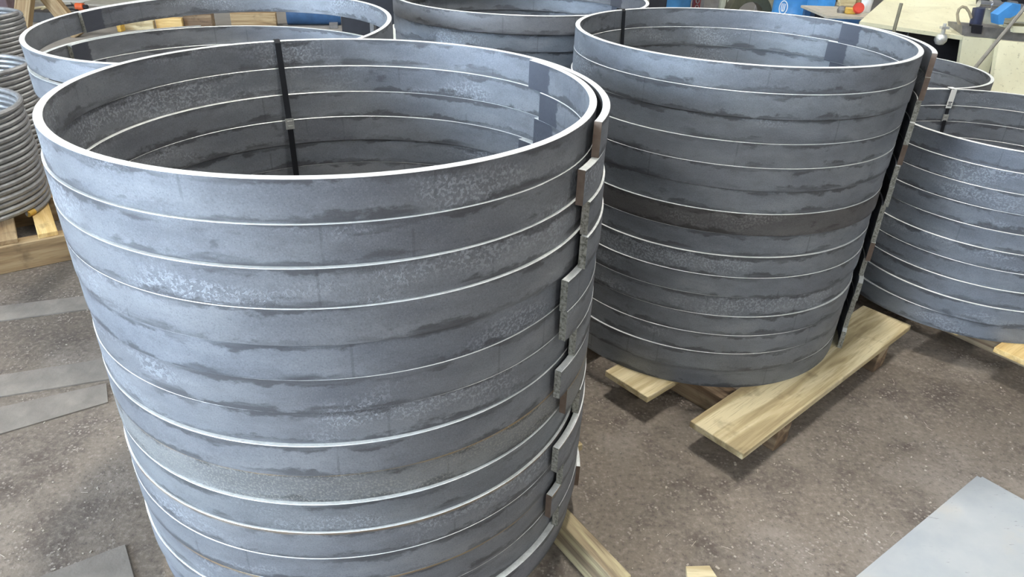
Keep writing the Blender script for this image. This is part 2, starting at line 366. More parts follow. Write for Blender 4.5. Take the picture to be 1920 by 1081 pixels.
# stack B, on the pallet with the wide planks
CB = (.7514, 2.5586); RB = .5672; HB = .07222; ZB = .1134
azoB = [-28, -28, -27, -28.5, -27, -29, -28.5, -28, -26, -26, -24, -30, -27, -25, -29]
stepB = [(0, 0), (-1, -4), (-2, 2), (-4, -2), (-6, -5), (-7, 0), (-9, -6), (-11, 0), (-13, -7), (-15, -12), (-17, -7), (-16, -10), (-18, -10), (-20, -13), (-18, -7)]
offB = [(x * .001, y * .001) for x, y in stepB]
tintB = {6: (.62, .57, .52), 1: (.95, .97, .97)}
SB_ = 'in the stack on the wide-plank pallet'
for i in range(15):
    z = ZB + (14 - i) * HB
    r = make_ring('steel_ring', (CB[0] + offB[i][0], CB[1] + offB[i][1]), z, HB, RB, rnd.uniform(31, 37), azoB[i], spring=.02, wob=(.0018, rnd.uniform(0, 6)), tint=tintB.get(i, (.97, .99, 1.0)))
    tag(r, ('dark brownish steel ring, %s, %s' if i == 6 else 'grey rolled flat-bar steel ring, %s, %s') % (ORD[i], SB_), 'steel ring', 'rings of the stack on the wide-plank pallet')
# stack C, low, with a white tag on its strap
CC = (2.0004, 2.8144); RC = .505; HC = .0722; ZC_ = .1440
offC = [(.0, 0), (-.004, -.006), (-.006, -.008), (-.010, -.009), (-.010, -.012), (-.014, -.017), (-.016, -.020), (-.018, -.026), (-.022, -.032), (-.036, -.020)]
for i in range(10):
    z = ZC_ + (9 - i) * HC
    r = make_ring('steel_ring', (CC[0] + offC[i][0], CC[1] + offC[i][1]), z, HC, RC, 20 + rnd.uniform(-4, 4), -25 + rnd.uniform(-5, 5), wob=(.0015, rnd.uniform(0, 6)), tint=(.95, 1.0, 1.06))
    tag(r, 'blue-grey steel ring, %s, in the low stack with a white strap tag' % (ORD[i] if i < 9 else 'bottom'), 'steel ring', 'rings of the low stack with a white tag')
# stack D, whose top ring is propped up
CD = (-1.0647, 2.6161); RD = .601; HD = .0722; ZD = .1108
for i in range(13):
    z = ZD + (12 - i) * HD; a = (176, 170, 172, 168)[i % 4]
    r = make_ring('steel_ring', (CD[0] + (.006 if i == 0 else rnd.uniform(-.006, .006)), CD[1] + rnd.uniform(-.006, .006)), z, HD, RD - (.02 if i > 0 and i < 2 else 0), a, a - 55 + rnd.uniform(-5, 5), wob=(.002, rnd.uniform(0, 6)))
    tag(r, 'grey rolled steel ring, %s, in the stack whose top ring is propped up' % ORD[i + 1] if i < 12 else 'grey rolled steel ring, bottom, in the stack whose top ring is propped up', 'steel ring', 'rings of the stack with a propped-up top ring')
r = make_ring('steel_ring', (CD[0], CD[1]), 1.1577 - HD, HD, RD, 166, 112, wob=(.002, 1), tilt=tilt_of(.0264, .0397))
tag(r, 'tilted grey rolled steel ring propped up on top of its stack', 'steel ring', 'rings of the stack with a propped-up top ring')
# stack E, behind
CE = (-.0088, 3.5618); RE = .595; HE = .0722; ZE = .0832
offE = [(.0, -.012), (0, .010), (.004, .022), (0, .006)]
for i in range(15):
    z = ZE + (14 - i) * HE; of = offE[i] if i < 4 else (rnd.uniform(-.006, .006), rnd.uniform(-.006, .012))
    r = make_ring('steel_ring', (CE[0] + of[0], CE[1] + of[1]), z, HE, RE, 40 + rnd.uniform(-5, 5), 12 + rnd.uniform(-5, 5), wob=(.002, rnd.uniform(0, 6)), tint=(.80, .76, .72) if i == 0 else (1, 1.02, 1.04))
    tag(r, ('brownish grey steel ring, %s, capping the stack beside the black locker' if i == 0 else 'grey steel ring, %s, in the stack capped by a brownish ring') % ORD[i], 'steel ring', 'rings of the stack capped by a brownish ring')
# stack F, small, before the cream machine
CF = (1.9858, 3.9586); RF = .505; HF = .0722; ZF = .1120
for i in range(10):
    z = ZF + (9 - i) * HF
    r = make_ring('steel_ring', (CF[0] + rnd.uniform(-.003, .003), CF[1] + rnd.uniform(-.003, .003)), z, HF, RF, 150, 120 + rnd.uniform(-5, 5), wob=(.001, rnd.uniform(0, 6)), tint=(1.0, .98, .95))
    tag(r, 'grey steel ring, %s, in the short stack before the cream machine' % (ORD[i] if i < 9 else 'bottom'), 'steel ring', 'rings of the short stack before the cream machine')

# ------------------------------------------------------------------ straps that bind the stacks
def strap(C, R, az, z0, z1, label, clip_z=None, tg=False, t=.0158, w=.016, inset=.005, deep=None, lean=0.0):
    deep = inset if deep is None else deep
    a = math.radians(az); rad = Vector((math.cos(a), math.sin(a), 0)); tan = Vector((-math.sin(a), math.cos(a), 0))
    root = empty('steel_strap', (C[0] + rad.x * (R - t / 2), C[1] + rad.y * (R - t / 2), z0)); tag(root, label, 'strap', 'steel straps binding the ring stacks')
    rin, rout, th = -t / 2 - inset, t / 2 + (.016 if C is CB else inset), .0009
    prof = [(-t / 2 - deep, 0), (-t / 2 - deep * .62, z1 - z0 - .23), (rin, z1 - z0 - .004), (rin + .004, z1 - z0 + .0025), (rout - .004, z1 - z0 + .0025), (rout, z1 - z0 - .004), (rout, 0)]
    m = MB(); V = []
    for k, (r_, z_) in enumerate(prof):
        kk = (prof[min(k + 1, 6)][0] - prof[max(k - 1, 0)][0], prof[min(k + 1, 6)][1] - prof[max(k - 1, 0)][1]); ln = math.hypot(*kk); nx, nz = -kk[1] / ln * th, kk[0] / ln * th
        sh = tan * (lean * (z1 - z0 - z_))
        for sgn in (-1, 1):
            for side in (-1, 1): V.append(rad * (r_ + nx * sgn) + tan * (w / 2 * side) + sh + Vector((0, 0, z_ + nz * sgn)))
    F = []
    for k in range(6):
        b, n_ = k * 4, k * 4 + 4
        F += [(b, b + 1, n_ + 1, n_), (b + 2, n_ + 2, n_ + 3, b + 3), (b, n_, n_ + 2, b + 2), (b + 1, b + 3, n_ + 3, n_ + 1)]
    F += [(0, 2, 3, 1), (24, 25, 27, 26)]
    m.add(V, F); m.build('band', M_STRAP, root)
    if clip_z is not None:
        q = MB(); zc = clip_z - z0; sh = tan * (lean * (z1 - clip_z))
        Rm = Matrix.Rotation(a, 3, 'Z')
        rc_ = -t / 2 - deep * .62 * min(1, (z1 - clip_z) / .23)
        q.box(rad * (rc_ - .002) + sh + Vector((0, 0, zc)), (.0045, w + .008, .03), rot=Rm)
        for s_ in (-1, 1): q.box(rad * (rc_ - .005) + sh + Vector((0, 0, zc + .007 * s_)), (.003, w * .8, .005), rot=Rm)
        q.build('crimp_clip', M_CLIP, root)
    if tg:
        q = MB(); Rm = Matrix.Rotation(a, 3, 'Z')
        q.box(rad * (-t / 2 - .0150) + Vector((0, 0, z1 - z0 - .04)), (.0012, .026, .085), rot=Rm); q.box(rad * -.004 + Vector((0, 0, z1 - z0 + .005)), (.038, .026, .0012), rot=Rm)
        tgo = q.build('paper_tag', M_WHITE, root)
        q = MB()
        for k in range(3): q.box(rad * (-t / 2 - .0158) + Vector((0, 0, z1 - z0 - .055 - k * .008)), (.0006, .018 - .005 * (k % 2), .004), rot=Rm)
        q.build('printed_lines', M_BLACK, tgo)
    return root
strap(CA, RA, 120, ZA, ZA + 15 * HA, 'black steel strap with a tin crimp clip inside the stack beside the coils', clip_z=.985, inset=.004, deep=.05)
strap(CB, RB, 129.5, ZB, ZB + 15 * HB, 'plain black steel strap inside the stack on the wide-plank pallet', inset=.004, deep=.03)
strap(CC, RC, 92, ZC_, ZC_ + 10 * HC, 'black steel strap carrying a white paper tag on the low stack', clip_z=.74, tg=True, inset=.005, deep=.045)

# ------------------------------------------------------------------ pallets
def plank_mesh(L, W, T, bev=.002): return MB().box((0, 0, T / 2), (L, W, T), bev=bev)
def pallet(name, label, org, d, L, planks, bearers, T, BH, W, wmat, bmat, group='wooden pallets'):
    """d: unit direction of the planks; org: ground point; planks: list of (offset across, width, start shift, length); bearers: list of (offset along, width, from, to)"""
    ang = math.atan2(d[1], d[0]); root = empty(name, (org[0], org[1], 0), ang); tag(root, label, 'pallet', group)
    for off, pw, sh, ln in planks:
        p = plank_mesh(ln, pw, T).build('plank', wmat, root); p.location = (sh + ln / 2, off + pw / 2, BH); p.rotation_euler = (0, 0, rnd.uniform(-.004, .004))
    for off, bw, a, b in bearers:
        q = MB().box((0, 0, BH / 2), (b - a, bw, BH - .0005), bev=.002).build('bearer', bmat, root); q.location = (off + bw / 2, (a + b) / 2, 0); q.rotation_euler = (0, 0, math.pi / 2)
    return root
# B: planks along (.748,.664)
pallet('pallet', 'pale pallet of wide planks on dark bearers under a ring stack', (.7253, 1.6512), (.748, .664), 1.2,
       [(0, .2, 0, 1.2), (.365, .195, -.015, 1.2), (.73, .2, 0, 1.2), (1.1, .2, 0, 1.2)], [(.213, .085, .0, 1.3), (.928, .085, .0, 1.3)], .025, .0884, 0, M_PALE, M_DARKW)
# A: planks along (.818,.575), stringers stick out toward the aisle
pa = (CA[0], CA[1])
pallet('pallet', 'weathered pallet whose dark stringer sticks out below the tall stack', pa, (.818, .575), 1.1,
       [(-.276, .1, -.40, .98), (-.02, .1, -.40, .97), (.25, .1, -.40, .97), (.43, .1, -.40, .97)], [(.348, .048, -.70, .5), (-.03, .048, -.50, .5), (-.36, .048, -.40, .5)], .025, .1001, 0, M_PALE, M_GRIMY)
# C
pallet('pallet', 'fresh yellow pine pallet under the low stack', (1.838, 2.261), (.80, .60), 1.0,
       [(-.15, .15, 0, .95), (.13, .14, 0, .95), (.40, .14, 0, .95), (.66, .14, 0, .9)], [(.22, .09, -.1, .8), (.46, .09, -.1, .8), (.75, .09, -.1, .8)], .022, .122, 0, M_YEL, M_DARKW)
# D, E, F
pallet('pallet', 'pine pallet under the stack with a propped-up top ring', (CD[0] - .36, CD[1] - .40), (1, 0), .9, [(k * .2, .12, 0, .9) for k in range(5)], [(.03, .09, 0, .92), (.4, .09, 0, .92), (.78, .09, 0, .92)], .022, .0888, 0, M_YEL, M_OLD)
pallet('pallet', 'pallet under the stack capped by a brownish ring', (CE[0] - .46, CE[1] - .40), (1, 0), .9, [(k * .22, .12, 0, .9) for k in range(5)], [(.03, .09, 0, 1.0), (.4, .09, 0, 1.0), (.78, .09, 0, 1.0)], .022, .0612, 0, M_PALE, M_OLD)
pallet('pallet', 'pallet under the short stack before the cream machine', (CF[0] - .4, CF[1] - .34), (1, 0), .8, [(k * .19, .12, 0, .8) for k in range(5)], [(.05, .09, 0, .88), (.36, .09, 0, .88), (.66, .09, 0, .88)], .022, .09, 0, M_PALE, M_OLD)

# ------------------------------------------------------------------ coils of round bar and their pallets
def coil_pallet(org, label):
    d = (.81, .587); root = empty('pallet', (org[0], org[1], 0), math.atan2(d[1], d[0])); tag(root, label, 'pallet', 'wooden pallets')
    k = 0; x = -1.0
    for k in range(9):
        p = plank_mesh(1.15, .08, .022).build('plank', M_YEL if k % 3 else M_OLD, root); p.location = (-1.03 + k * .1535, .575, .128); p.rotation_euler = (0, 0, math.pi / 2 + rnd.uniform(-.01, .01))
    for y in (.0, .53, 1.06):
        q = MB().box((0, 0, .064), (1.42, .06 if y else .075, .1275), bev=.002).build('stringer', M_OLD, root); q.location = (-.40, y + .02, 0)
    return root
d_ = Vector((.81, .587)); n_ = Vector((-.587, .81))
coil_pallet((-2.19, 2.905), 'tan pallet with narrow slats under the yellow-ended bar coil')
coil_pallet((-2.19 + n_.x * 1.25 + .0, 2.905 + n_.y * 1.25), 'tan pallet under the bar coils standing behind the yellow-ended coil')
coil_pallet((-2.28 + n_.x * 2.5, 2.905 + n_.y * 2.5 + .2), 'tan pallet far back under two bar coils stacked on each other')
def coil(c, R, z0, turns, wr, label, start=0.0, end_yellow=True, jit=.004):
    root = empty('bar_coil', (c[0], c[1], z0)); tag(root, label, 'bar coil', 'coils of grey round bar')
    n = 44; pts = []; rs = random.Random(int(R * 1e4 + c[1] * 100)); ph1 = [rs.uniform(-jit, jit) for _ in range(int(turns) + 3)]
    tot = int(n * turns)
    for i in range(tot + 1):
        a = start + 2 * math.pi * i / n; k = i / n; j = int(k); fr = smooth(k - j); w_ = ph1[j] * (1 - fr) + ph1[j + 1] * fr
        r_ = R - wr + w_; pts.append((r_ * math.cos(a), r_ * math.sin(a), wr + k * wr * 2.06 - (0 if k > 1 else 0)))
    MB().tube(pts, wr, 9).build('bar', M_BAR, root)
    if end_yellow:
        a = start - .001; e = []
        for q in range(4):
            b = start + q * .035; e.append(((R - wr + ph1[0]) * math.cos(b), (R - wr + ph1[0]) * math.sin(b), wr))
        MB().tube(e, wr + .0012, 12).build('painted_end', M_YPAINT, root)
    return root
coil((-2.71, 3.15), .39, .152, 18, .0136, 'grey round-bar coil with yellow end on the slatted pallet', start=math.radians(-9))
coil((-3.10, 3.88), .39, .152, 18, .0136, 'single grey round-bar coil between the yellow-ended and the stacked coils', start=math.radians(30))
coil((-3.70, 4.88), .41, .152, 10, .0136, 'lower grey round-bar coil of the two stacked coils', start=math.radians(-20))
coil((-3.73, 4.83), .40, .155 + .0272 * 1.03 * 11, 11, .0136, 'upper grey round-bar coil of the two stacked coils', start=math.radians(15))

# ------------------------------------------------------------------ plates and sheets on the floor
def plate(p, label, th=.005, mat=M_PLATE, name='floor_plate', group='flat grey plates on the floor'):
    c = sum((Vector(q) for q in p), Vector((0, 0))) / len(p)
    m = MB().prism([(q[0] - c.x, q[1] - c.y) for q in p], 0, th); o = m.build(name, mat); o.location = (c.x, c.y, 0); return tag(o, label, 'plate' if mat is M_PLATE else 'sheet', group)
def ext(a, b, k): a, b = Vector(a), Vector(b); return a + (b - a).normalized() * k if k < 0 else b + (b - a).normalized() * k
def band(tl, tr, bl, br, left, right):
    return [tuple(ext(bl, br, -left)), tuple(ext(bl, br, right) if right else Vector(br)), tuple(ext(tl, tr, right) if right else Vector(tr)), tuple(ext(tl, tr, -left))]
plate(band((-2.149, 2.513), (-1.84, 2.626), (-2.076, 2.40), (-1.771, 2.519), .6, .35), 'worn grey plate on the floor just off the slatted coil pallet')
plate(band((-1.844, 2.044), (-1.539, 2.164), (-1.766, 1.924), (-1.448, 2.046), .5, .25), 'worn grey plate on the floor running in under the tall stack')
plate(band((-1.729, 1.868), (-1.444, 2.02), (-1.644, 1.737), (-1.385, 1.917), .5, 0), 'worn grey plate with a free square end, beside the tall stack plate')
plate([tuple(at(20, 1104)[:2]), tuple(at(262, 1120)[:2]), tuple(at(235, 1022)[:2]), tuple(at(130, 1062)[:2])], 'short worn grey plate lying alone on the bare floor')
def sheet(off, z, label):
    c0, ea, eb = Vector((1.528, 1.706)), Vector((-.806, -.592)), Vector((.62, -.785)); c0 = c0 + Vector(off)
    p = [c0, c0 + ea * 1.25, c0 + ea * 1.25 + eb * .8, c0 + eb * .8]; cc = sum(p, Vector((0, 0))) / 4
    o = MB().prism([tuple(q - cc) for q in p], 0, .0028).build('steel_sheet', M_SHEET); o.location = (cc.x, cc.y, z); tag(o, label, 'sheet', 'galvanised sheets on the floor')
sheet((-.012, .006), 0, 'lower galvanised steel sheet, edge peeping out on the floor'); sheet((.0, .0), .0029, 'upper galvanised steel sheet lying shiny on the floor')
o = MB().prism([(-.04, -.03), (.045, -.02), (.03, .025), (-.035, .02)], 0, .012).build('wood_offcut', M_PALE); o.location = at(1312, 1079).xy.to_3d(); tag(o, 'small pale wood offcut lying near the shiny steel sheet', 'offcut')

# ------------------------------------------------------------------ crumbs on the floor
cm = MB(); rc = random.Random(3)
for k in range(1100):
    u, v = rc.uniform(0, 1920), rc.uniform(430, 1081); p = at(u, v)
    q2 = p.xy - Vector((1.528, 1.706))
    if q2.dot(Vector((.592, -.806))) > -.03 and q2.dot(Vector((.785, .62))) < .03: continue      # not under the steel sheets
    if any((p.xy - Vector(k_)).length < r__ for k_, r__ in ((CA, .72), (CB, .66), (CC, .62), (CD, .66), (CE, .66), (CF, .6))): continue   # nor under the stacks
    s = rc.uniform(.0012, .0042) if rc.random() < .95 else rc.uniform(.004, .008); a = rc.uniform(0, 6.28)
    if k % 9 == 0:
        ln = rc.uniform(.008, .03); d = Vector((math.cos(a), math.sin(a), 0)) * ln; cm.tube([p + Vector((0, 0, .0012)), p + d + Vector((0, 0, .0018))], .0009, 4)
    else: cm.box((p.x, p.y, s * .3), (s * 1.6, s, s * .7), a)
tag(cm.build('floor_crumbs', plain('pale_crumbs', (.40, .355, .29), .8)), 'pale crumbs and splinters scattered over the brown floor', 'crumbs', kind='stuff')

# ------------------------------------------------------------------ the cream machine tool and the clutter behind
def quadslab(P, th, n=None):
    a, b, c, d = [Vector(p) for p in P]; n = n or (b - a).cross(d - a).normalized()
    return MB().hexa([a, b, c, d], [p - n * th for p in (a, b, c, d)])
def sub(parent, mb, name, mat):
    o = mb.build(name, mat); o.parent = parent; o.matrix_parent_inverse = parent.matrix_basis.inverted(); return o
def thing(name, label, cat, loc, group=None):
    r = empty(name, loc); bpy.context.view_layer.update(); return tag(r, label, cat, group)
Y = 6.0
mc = thing('machine_tool', 'cream machine tool with a sloped cover and a dark opening', 'machine', (4.6, 6.5, 0))
sub(mc, MB().box((4.95, 6.62, .24), (4.4, .6, .48), bev=.01), 'base', M_GREY)
A1, A2, A3, A4 = atY(1612, 40, Y), atY(1806, 68, Y), atY(1842, -6, 6.95), atY(1664, -6, 6.95)
sub(mc, quadslab([A1, A2, A3, A4], .03, Vector((0, -.1, 1)).normalized()), 'sloped_cover', M_CREAM)
sub(mc, MB().hexa([atY(1619, 44, 6.22), atY(1806, 70, 6.22), atY(1800, 200, 6.22), atY(1650, 190, 6.22)], [atY(1619, 44, 6.22) + Vector((0, .1, 0)), atY(1806, 70, 6.22) + Vector((0, .1, 0)), atY(1800, 200, 6.22) + Vector((0, .1, 0)), atY(1650, 190, 6.22) + Vector((0, .1, 0))]), 'opening_back', M_BLACK)
p = [atY(1618, 46, 6.1), atY(1704, 57, 6.1), atY(1700, 150, 6.1), atY(1640, 150, 6.1)]
sub(mc, MB().hexa(p, [q + Vector((0, .05, 0)) for q in p]), 'side_panel', plain('slate_blue_enamel', (.16, .20, .25), .4))
ax = Matrix.Rotation(math.pi / 2, 3, 'X')
sub(mc, MB().lathe([(.0, 0), (.045, 0), (.045, .03), (.032, .03), (.03, .01), (0, .01)], atY(1689, 59, 6.09), 20, axis=ax), 'round_port', M_BLACK)
p = [atY(1806, 68, 6.0), atY(1872, 74, 6.0), Vector((atY(1838, 180, 6.0).x + .03, 6.0, 0)), Vector((atY(1775, 180, 6.0).x + .1, 6.0, 0))]
sub(mc, MB().hexa(p, [q + Vector((0, .04, 0)) for q in p]), 'front_panel', M_CREAM)
p = [atY(1874, 76, 5.93), atY(2010, 88, 5.93), atY(2010, 300, 5.6), atY(1845, 250, 5.6)]
sub(mc, MB().hexa(p, [q + Vector((0, .05, .0)) for q in p]), 'splash_guard', M_CREAM)
p = [atY(1804, 48, 6.02), atY(2000, 62, 6.02), atY(2000, 84, 6.02), atY(1804, 67, 6.02)]
sub(mc, MB().hexa(p, [q + Vector((0, .22, 0)) for q in p]), 'bed_rail', M_GREY)
p = [atY(1824, 46, 6.0), atY(1843, 48, 6.0), atY(1840, 64, 6.0), atY(1823, 62, 6.0)]
sub(mc, MB().hexa(p, [q + Vector((0, .05, 0)) for q in p]), 'rail_stop', M_BLACK)
for (u0, v0, u1, v1) in ((1898, 24, 1990, 40), (1900, 49, 1990, 61)):
    p = [atY(u0, v0, 5.98), atY(u1, v0 + 5, 5.98), atY(u1, v1 + 5, 5.98), atY(u0, v1, 5.98)]
    sub(mc, MB().hexa(p, [q + Vector((0, .2, 0)) for q in p]), 'carriage_block', M_CREAM)
p = [atY(1838, 16, 6.55), atY(1990, 24, 6.55), atY(1990, 60, 6.55), atY(1836, 48, 6.55)]
sub(mc, MB().hexa(p, [q + Vector((0, .08, 0)) for q in p]), 'back_plate', plain('beige_enamel', (.46, .45, .36), .45))
p = [atY(1806, 62, 6.3), atY(1824, 60, 6.3), atY(1842, -6, 6.9), atY(1838, -8, 6.9)]
sub(mc, MB().hexa(p, [q + Vector((.03, .02, 0)) for q in p]), 'cover_side', plain('beige_green_enamel', (.42, .43, .33), .45))
sub(mc, MB().tube([atY(1835, 7, 6.5), atY(1915, 14, 6.5)], .03, 14).tube([atY(1856, 9, 6.5), atY(1872, 10, 6.5)], .042, 14).tube([atY(1888, 11, 6.5), atY(1902, 13, 6.5)], .046, 14), 'polished_shaft', M_CHROME)
p = [atY(1836, -12, 6.7), atY(1990, -4, 6.7), atY(1990, 20, 6.7), atY(1836, 14, 6.7)]
sub(mc, MB().hexa(p, [q + Vector((0, .05, 0)) for q in p]), 'head_casing', M_BLACK)
sub(mc, MB().tube([atY(1829, 46, 6.12), atY(1836, 15, 6.12)], .046, 16), 'black_post', plain('blue_black_rubber', (.035, .04, .075), .3))
hp = [(1801, 50), (1796, 38), (1795, 26), (1798, 17), (1804, 12.5), (1811, 14), (1817, 22), (1821, 34)]
sub(mc, MB().tube([atY(u, v, 6.08) for u, v in hp], .011, 8), 'hose', plain('tan_hose', (.32, .27, .18), .5))
pf = [atY(1872, 46, 5.85), atY(1871, 28, 5.85), atY(1899, 7, 5.85), atY(1914, 8, 5.85), atY(1913, 24, 5.85), atY(1894, 34, 5.85), atY(1884, 34, 5.85), atY(1881, 46, 5.85)]
n_p = len(pf); sub(mc, MB().add(pf + [q + Vector((0, .1, 0)) for q in pf], [tuple(range(n_p)), tuple(range(2 * n_p - 1, n_p - 1, -1))] + [(i, (i + 1) % n_p, n_p + (i + 1) % n_p, n_p + i) for i in range(n_p)]), 'lever_arm', M_BLUE)
kb = sub(mc, MB().lathe([(0, -.048), (.03, -.04), (.047, -.015), (.047, .012), (.034, .036), (0, .046)], atY(1764, 73, 6.0), 16), 'ball_valve', M_CLIP)
sub(mc, MB().tube([atY(1766, 68, 5.99), atY(1772, 44, 5.99)], [.018, .012], 8).box(atY(1771, 52, 5.99), (.06, .04, .018)), 'valve_stem', M_CLIP)
rd = MB(); a_, b_ = atY(1930, 4, 5.55), atY(1830, 125, 5.55); dv = (b_ - a_); foot = a_ + dv * (a_.z / -dv.z)
o = MB().tube([foot - foot, a_ - foot], .014, 8).build('metal_rod', plain('dull_steel_rod', (.27, .25, .21), .45, .4)); o.location = foot; tag(o, 'long thin steel rod leaning against the cream machine', 'rod')
a_, b_ = atY(1690, 6, 5.2), atY(1676, 58, 5.2); dv = b_ - a_; foot = a_ + dv * (a_.z / -dv.z)
o = MB().tube([foot - foot, a_ - foot], .012, 8).build('metal_rod', plain('olive_steel_rod', (.22, .20, .14), .5, .3)); o.location = foot; tag(o, 'upright olive-brown steel rod before the cream sloped cover', 'rod')

# blue drum with a round emblem
c = at(1496, 34); c = Vector((atY(1496, 10, 9.3).x, 9.3, 0)); dr = thing('oil_drum', 'blue steel drum with a round white emblem', 'drum', c)
R_ = .29
sub(dr, MB().lathe([(0, 0), (R_, 0), (R_ + .008, .01), (R_, .03), (R_, .28), (R_ + .01, .3), (R_, .32), (R_, .58), (R_ + .01, .6), (R_, .62), (R_, .85), (R_ + .008, .87), (R_ - .02, .88), (0, .87)], c, 32), 'shell', M_BLUE)
q = atY(1475, 17, 9.0); ang = math.asin(max(-1, min(1, (q.x - c.x) / R_))); nr = Vector((math.sin(ang), -math.cos(ang), 0)); tn = Vector((math.cos(ang), math.sin(ang), 0)); ce = c + nr * (R_ + .004); ce.z = q.z
em = MB(); em.tube([ce + tn * (.055 * math.cos(k / 24 * 6.2832)) + Vector((0, 0, .075 * math.sin(k / 24 * 6.2832))) - nr * (.055 * math.cos(k / 24 * 6.2832)) ** 2 / (2 * R_) for k in range(24)], .006, 6, closed=True)
em.tube([ce + tn * x + Vector((0, 0, z)) for x, z in ((-.022, .045), (-.022, -.02), (-.012, -.04), (.012, -.04), (.022, -.02), (.022, .045))], .006, 6); em.tube([ce + tn * x + Vector((0, 0, z)) for x, z in ((0, .05), (0, -.04))], .005, 6)
sub(dr, em, 'emblem', M_WHITE)

# blue bench with its clutter
bc = atY(1590, 30, 7.6); bench = thing('workbench', 'blue steel bench with a pale top behind the ring stack', 'bench', (bc.x, 7.8, 0))
zt = atY(1590, 29, 7.5).z; x0, x1 = atY(1537, 30, 7.6).x, atY(1650, 30, 7.6).x
sub(bench, MB().box(((x0 + x1) / 2, 7.8, zt - .012), (x1 - x0, .75, .024)), 'bench_top', plain('grubby_beige_top', (.42, .38, .30), .6))
sub(bench, MB().box(((x0 + x1) / 2, 7.44, zt - .075), (x1 - x0 + .02, .03, .1)), 'apron', M_DBLUE)
for xx in (x0 + .05, x1 - .05):
    for yy in (7.5, 8.1): sub(bench, MB().box((xx, yy, (zt - .024) / 2), (.06, .06, zt - .024)), 'leg', M_DBLUE)
sub(bench, MB().box(((x0 + x1) / 2, 7.85, zt * .45), (x1 - x0 - .1, .6, .03)), 'shelf', M_BLACK)
def onb(u, v): return at(u, v, zt)
b0 = onb(1621, 23); o = MB().lathe([(0, 0), (.045, 0), (.058, .13), (.062, .13), (.062, .145), (.054, .145), (.05, .01), (0, .01)], n=24).build('plastic_cup', M_WHITE); o.location = (b0.x, b0.y, zt); tag(o, 'white plastic cup standing on the blue bench', 'cup')
b0 = onb(1606, 27); r_ = thing('hand_wheel_valve', 'small brass valve with a red hand wheel on the bench', 'valve', (b0.x, b0.y, zt)); axv = Matrix.Rotation(math.radians(65), 3, 'X')
sub(r_, MB().lathe([(0, -.02), (.05, -.02), (.056, 0), (.05, .02), (0, .02)], (b0.x, b0.y - .01, zt + .06), 18, axis=axv), 'wheel', M_RED); sub(r_, MB().box((b0.x - .06, b0.y + .02, zt + .03), (.1, .06, .06), bev=.008), 'body', M_YPAINT)
b0 = onb(1585, 12); o = MB().box((0, 0, .05), (.16, .1, .1), bev=.004).build('wood_block', M_PALE); o.location = (b0.x, b0.y, zt); tag(o, 'pale square wood block at the back of the bench', 'wood block')
b0 = onb(1602, 14); o = MB().box((0, 0, .075), (.05, .05, .15), bev=.004).build('wood_block', M_OLD); o.location = (b0.x + .06, b0.y + .1, zt); tag(o, 'tan upright wood block behind the white cup', 'wood block')
b0 = onb(1577, 24); o = MB().lathe([(0, 0), (.04, 0), (.045, .03), (.03, .06), (0, .07)], n=16).build('metal_fitting', M_GREY); o.location = (b0.x, b0.y, zt); tag(o, 'dull grey pipe fitting lying on the blue bench', 'fitting')
hb = thing('parts_hopper', 'blue sheet-metal hopper with yellow scoops beside the bench', 'hopper', (atY(1545, 10, 8.6).x, 8.7, 0)); hx = atY(1545, 10, 8.6).x; hz = atY(1545, 16, 8.6).z
sub(hb, MB().box((hx, 8.7, hz + .2), (.2, .3, .4)), 'bin', M_BLUE); sub(hb, MB().box((hx, 8.75, hz / 2), (.12, .2, hz)), 'stand', M_BLACK)
for k in range(3): sub(hb, MB().box((hx + .17 + k * .09, 8.65, hz + .12), (.07, .16, .07), bev=.01), 'scoop', M_YEL); 
sub(hb, MB().box((hx + .26, 8.73, hz + .075), (.32, .06, .02)), 'scoop_rail', M_GREY)

# things seen over the rim of the ring stacks, near the back
def upright(name, u, vbot, y, wpx, hgt, mat, label, cat, dep=.1, lean=0):
    p = atY(u, vbot, y); wd = wpx / FPX * p.length * 1.0; o = MB().box((0, 0, hgt / 2), (wd, dep, hgt), bev=min(.01, wd * .1)).build(name, mat); o.location = (p.x, y, 0); return tag(o, label, cat)
M_POST = plain('olive_grey_post', (.36, .35, .26), .55)
for u, t_ in ((1354, 'olive-grey post beside the pale grey cabinet'), (1366, 'olive-grey post between the cabinet and the big pipe flange'), (1450, 'olive-grey wide post beside the blue drum')):
    upright('slotted_post', u, 10, 10.2, 9 if u < 1400 else 16, 1.4, M_POST, t_, 'post', .1)
upright('grey_cabinet', 1331, 10, 10.5, 34, 1.3, plain('pale_grey_enamel', (.34, .32, .30), .5), 'pale grey cabinet between the red post and the olive posts', 'cabinet', .4)
rp = thing('chain_post', 'dark red post hung with bright chain links', 'post', (atY(1305, 10, 10).x, 10, 0)); px_ = atY(1305, 10, 10).x
sub(rp, MB().box((px_, 10, .6), (.09, .09, 1.2)), 'post_shaft', plain('dark_red_paint', (.16, .025, .03), .5))
for k in range(6):
    zz = .25 + k * .09; sub(rp, MB().tube([(px_ + .02 * math.cos(a * math.pi / 4), 9.94, zz + .035 * math.sin(a * math.pi / 4)) for a in range(8)], .008, 6, closed=True), 'chain_link', M_CHROME)
upright('blue_crate', 1264, 8, 10.3, 46, .75, M_BLUE, 'tall blue plastic crate behind the grey ring stack', 'crate', .4)
upright('black_cabinet', 1228, 8, 9.6, 30, .9, M_BLACK, 'black cabinet beside the tall blue crate', 'cabinet', .4)
fc = atY(1400, 22, 9.8); fl = thing('pipe_flange', 'big olive steel pipe flange lying open toward the aisle', 'flange', (fc.x, 9.8, 0))
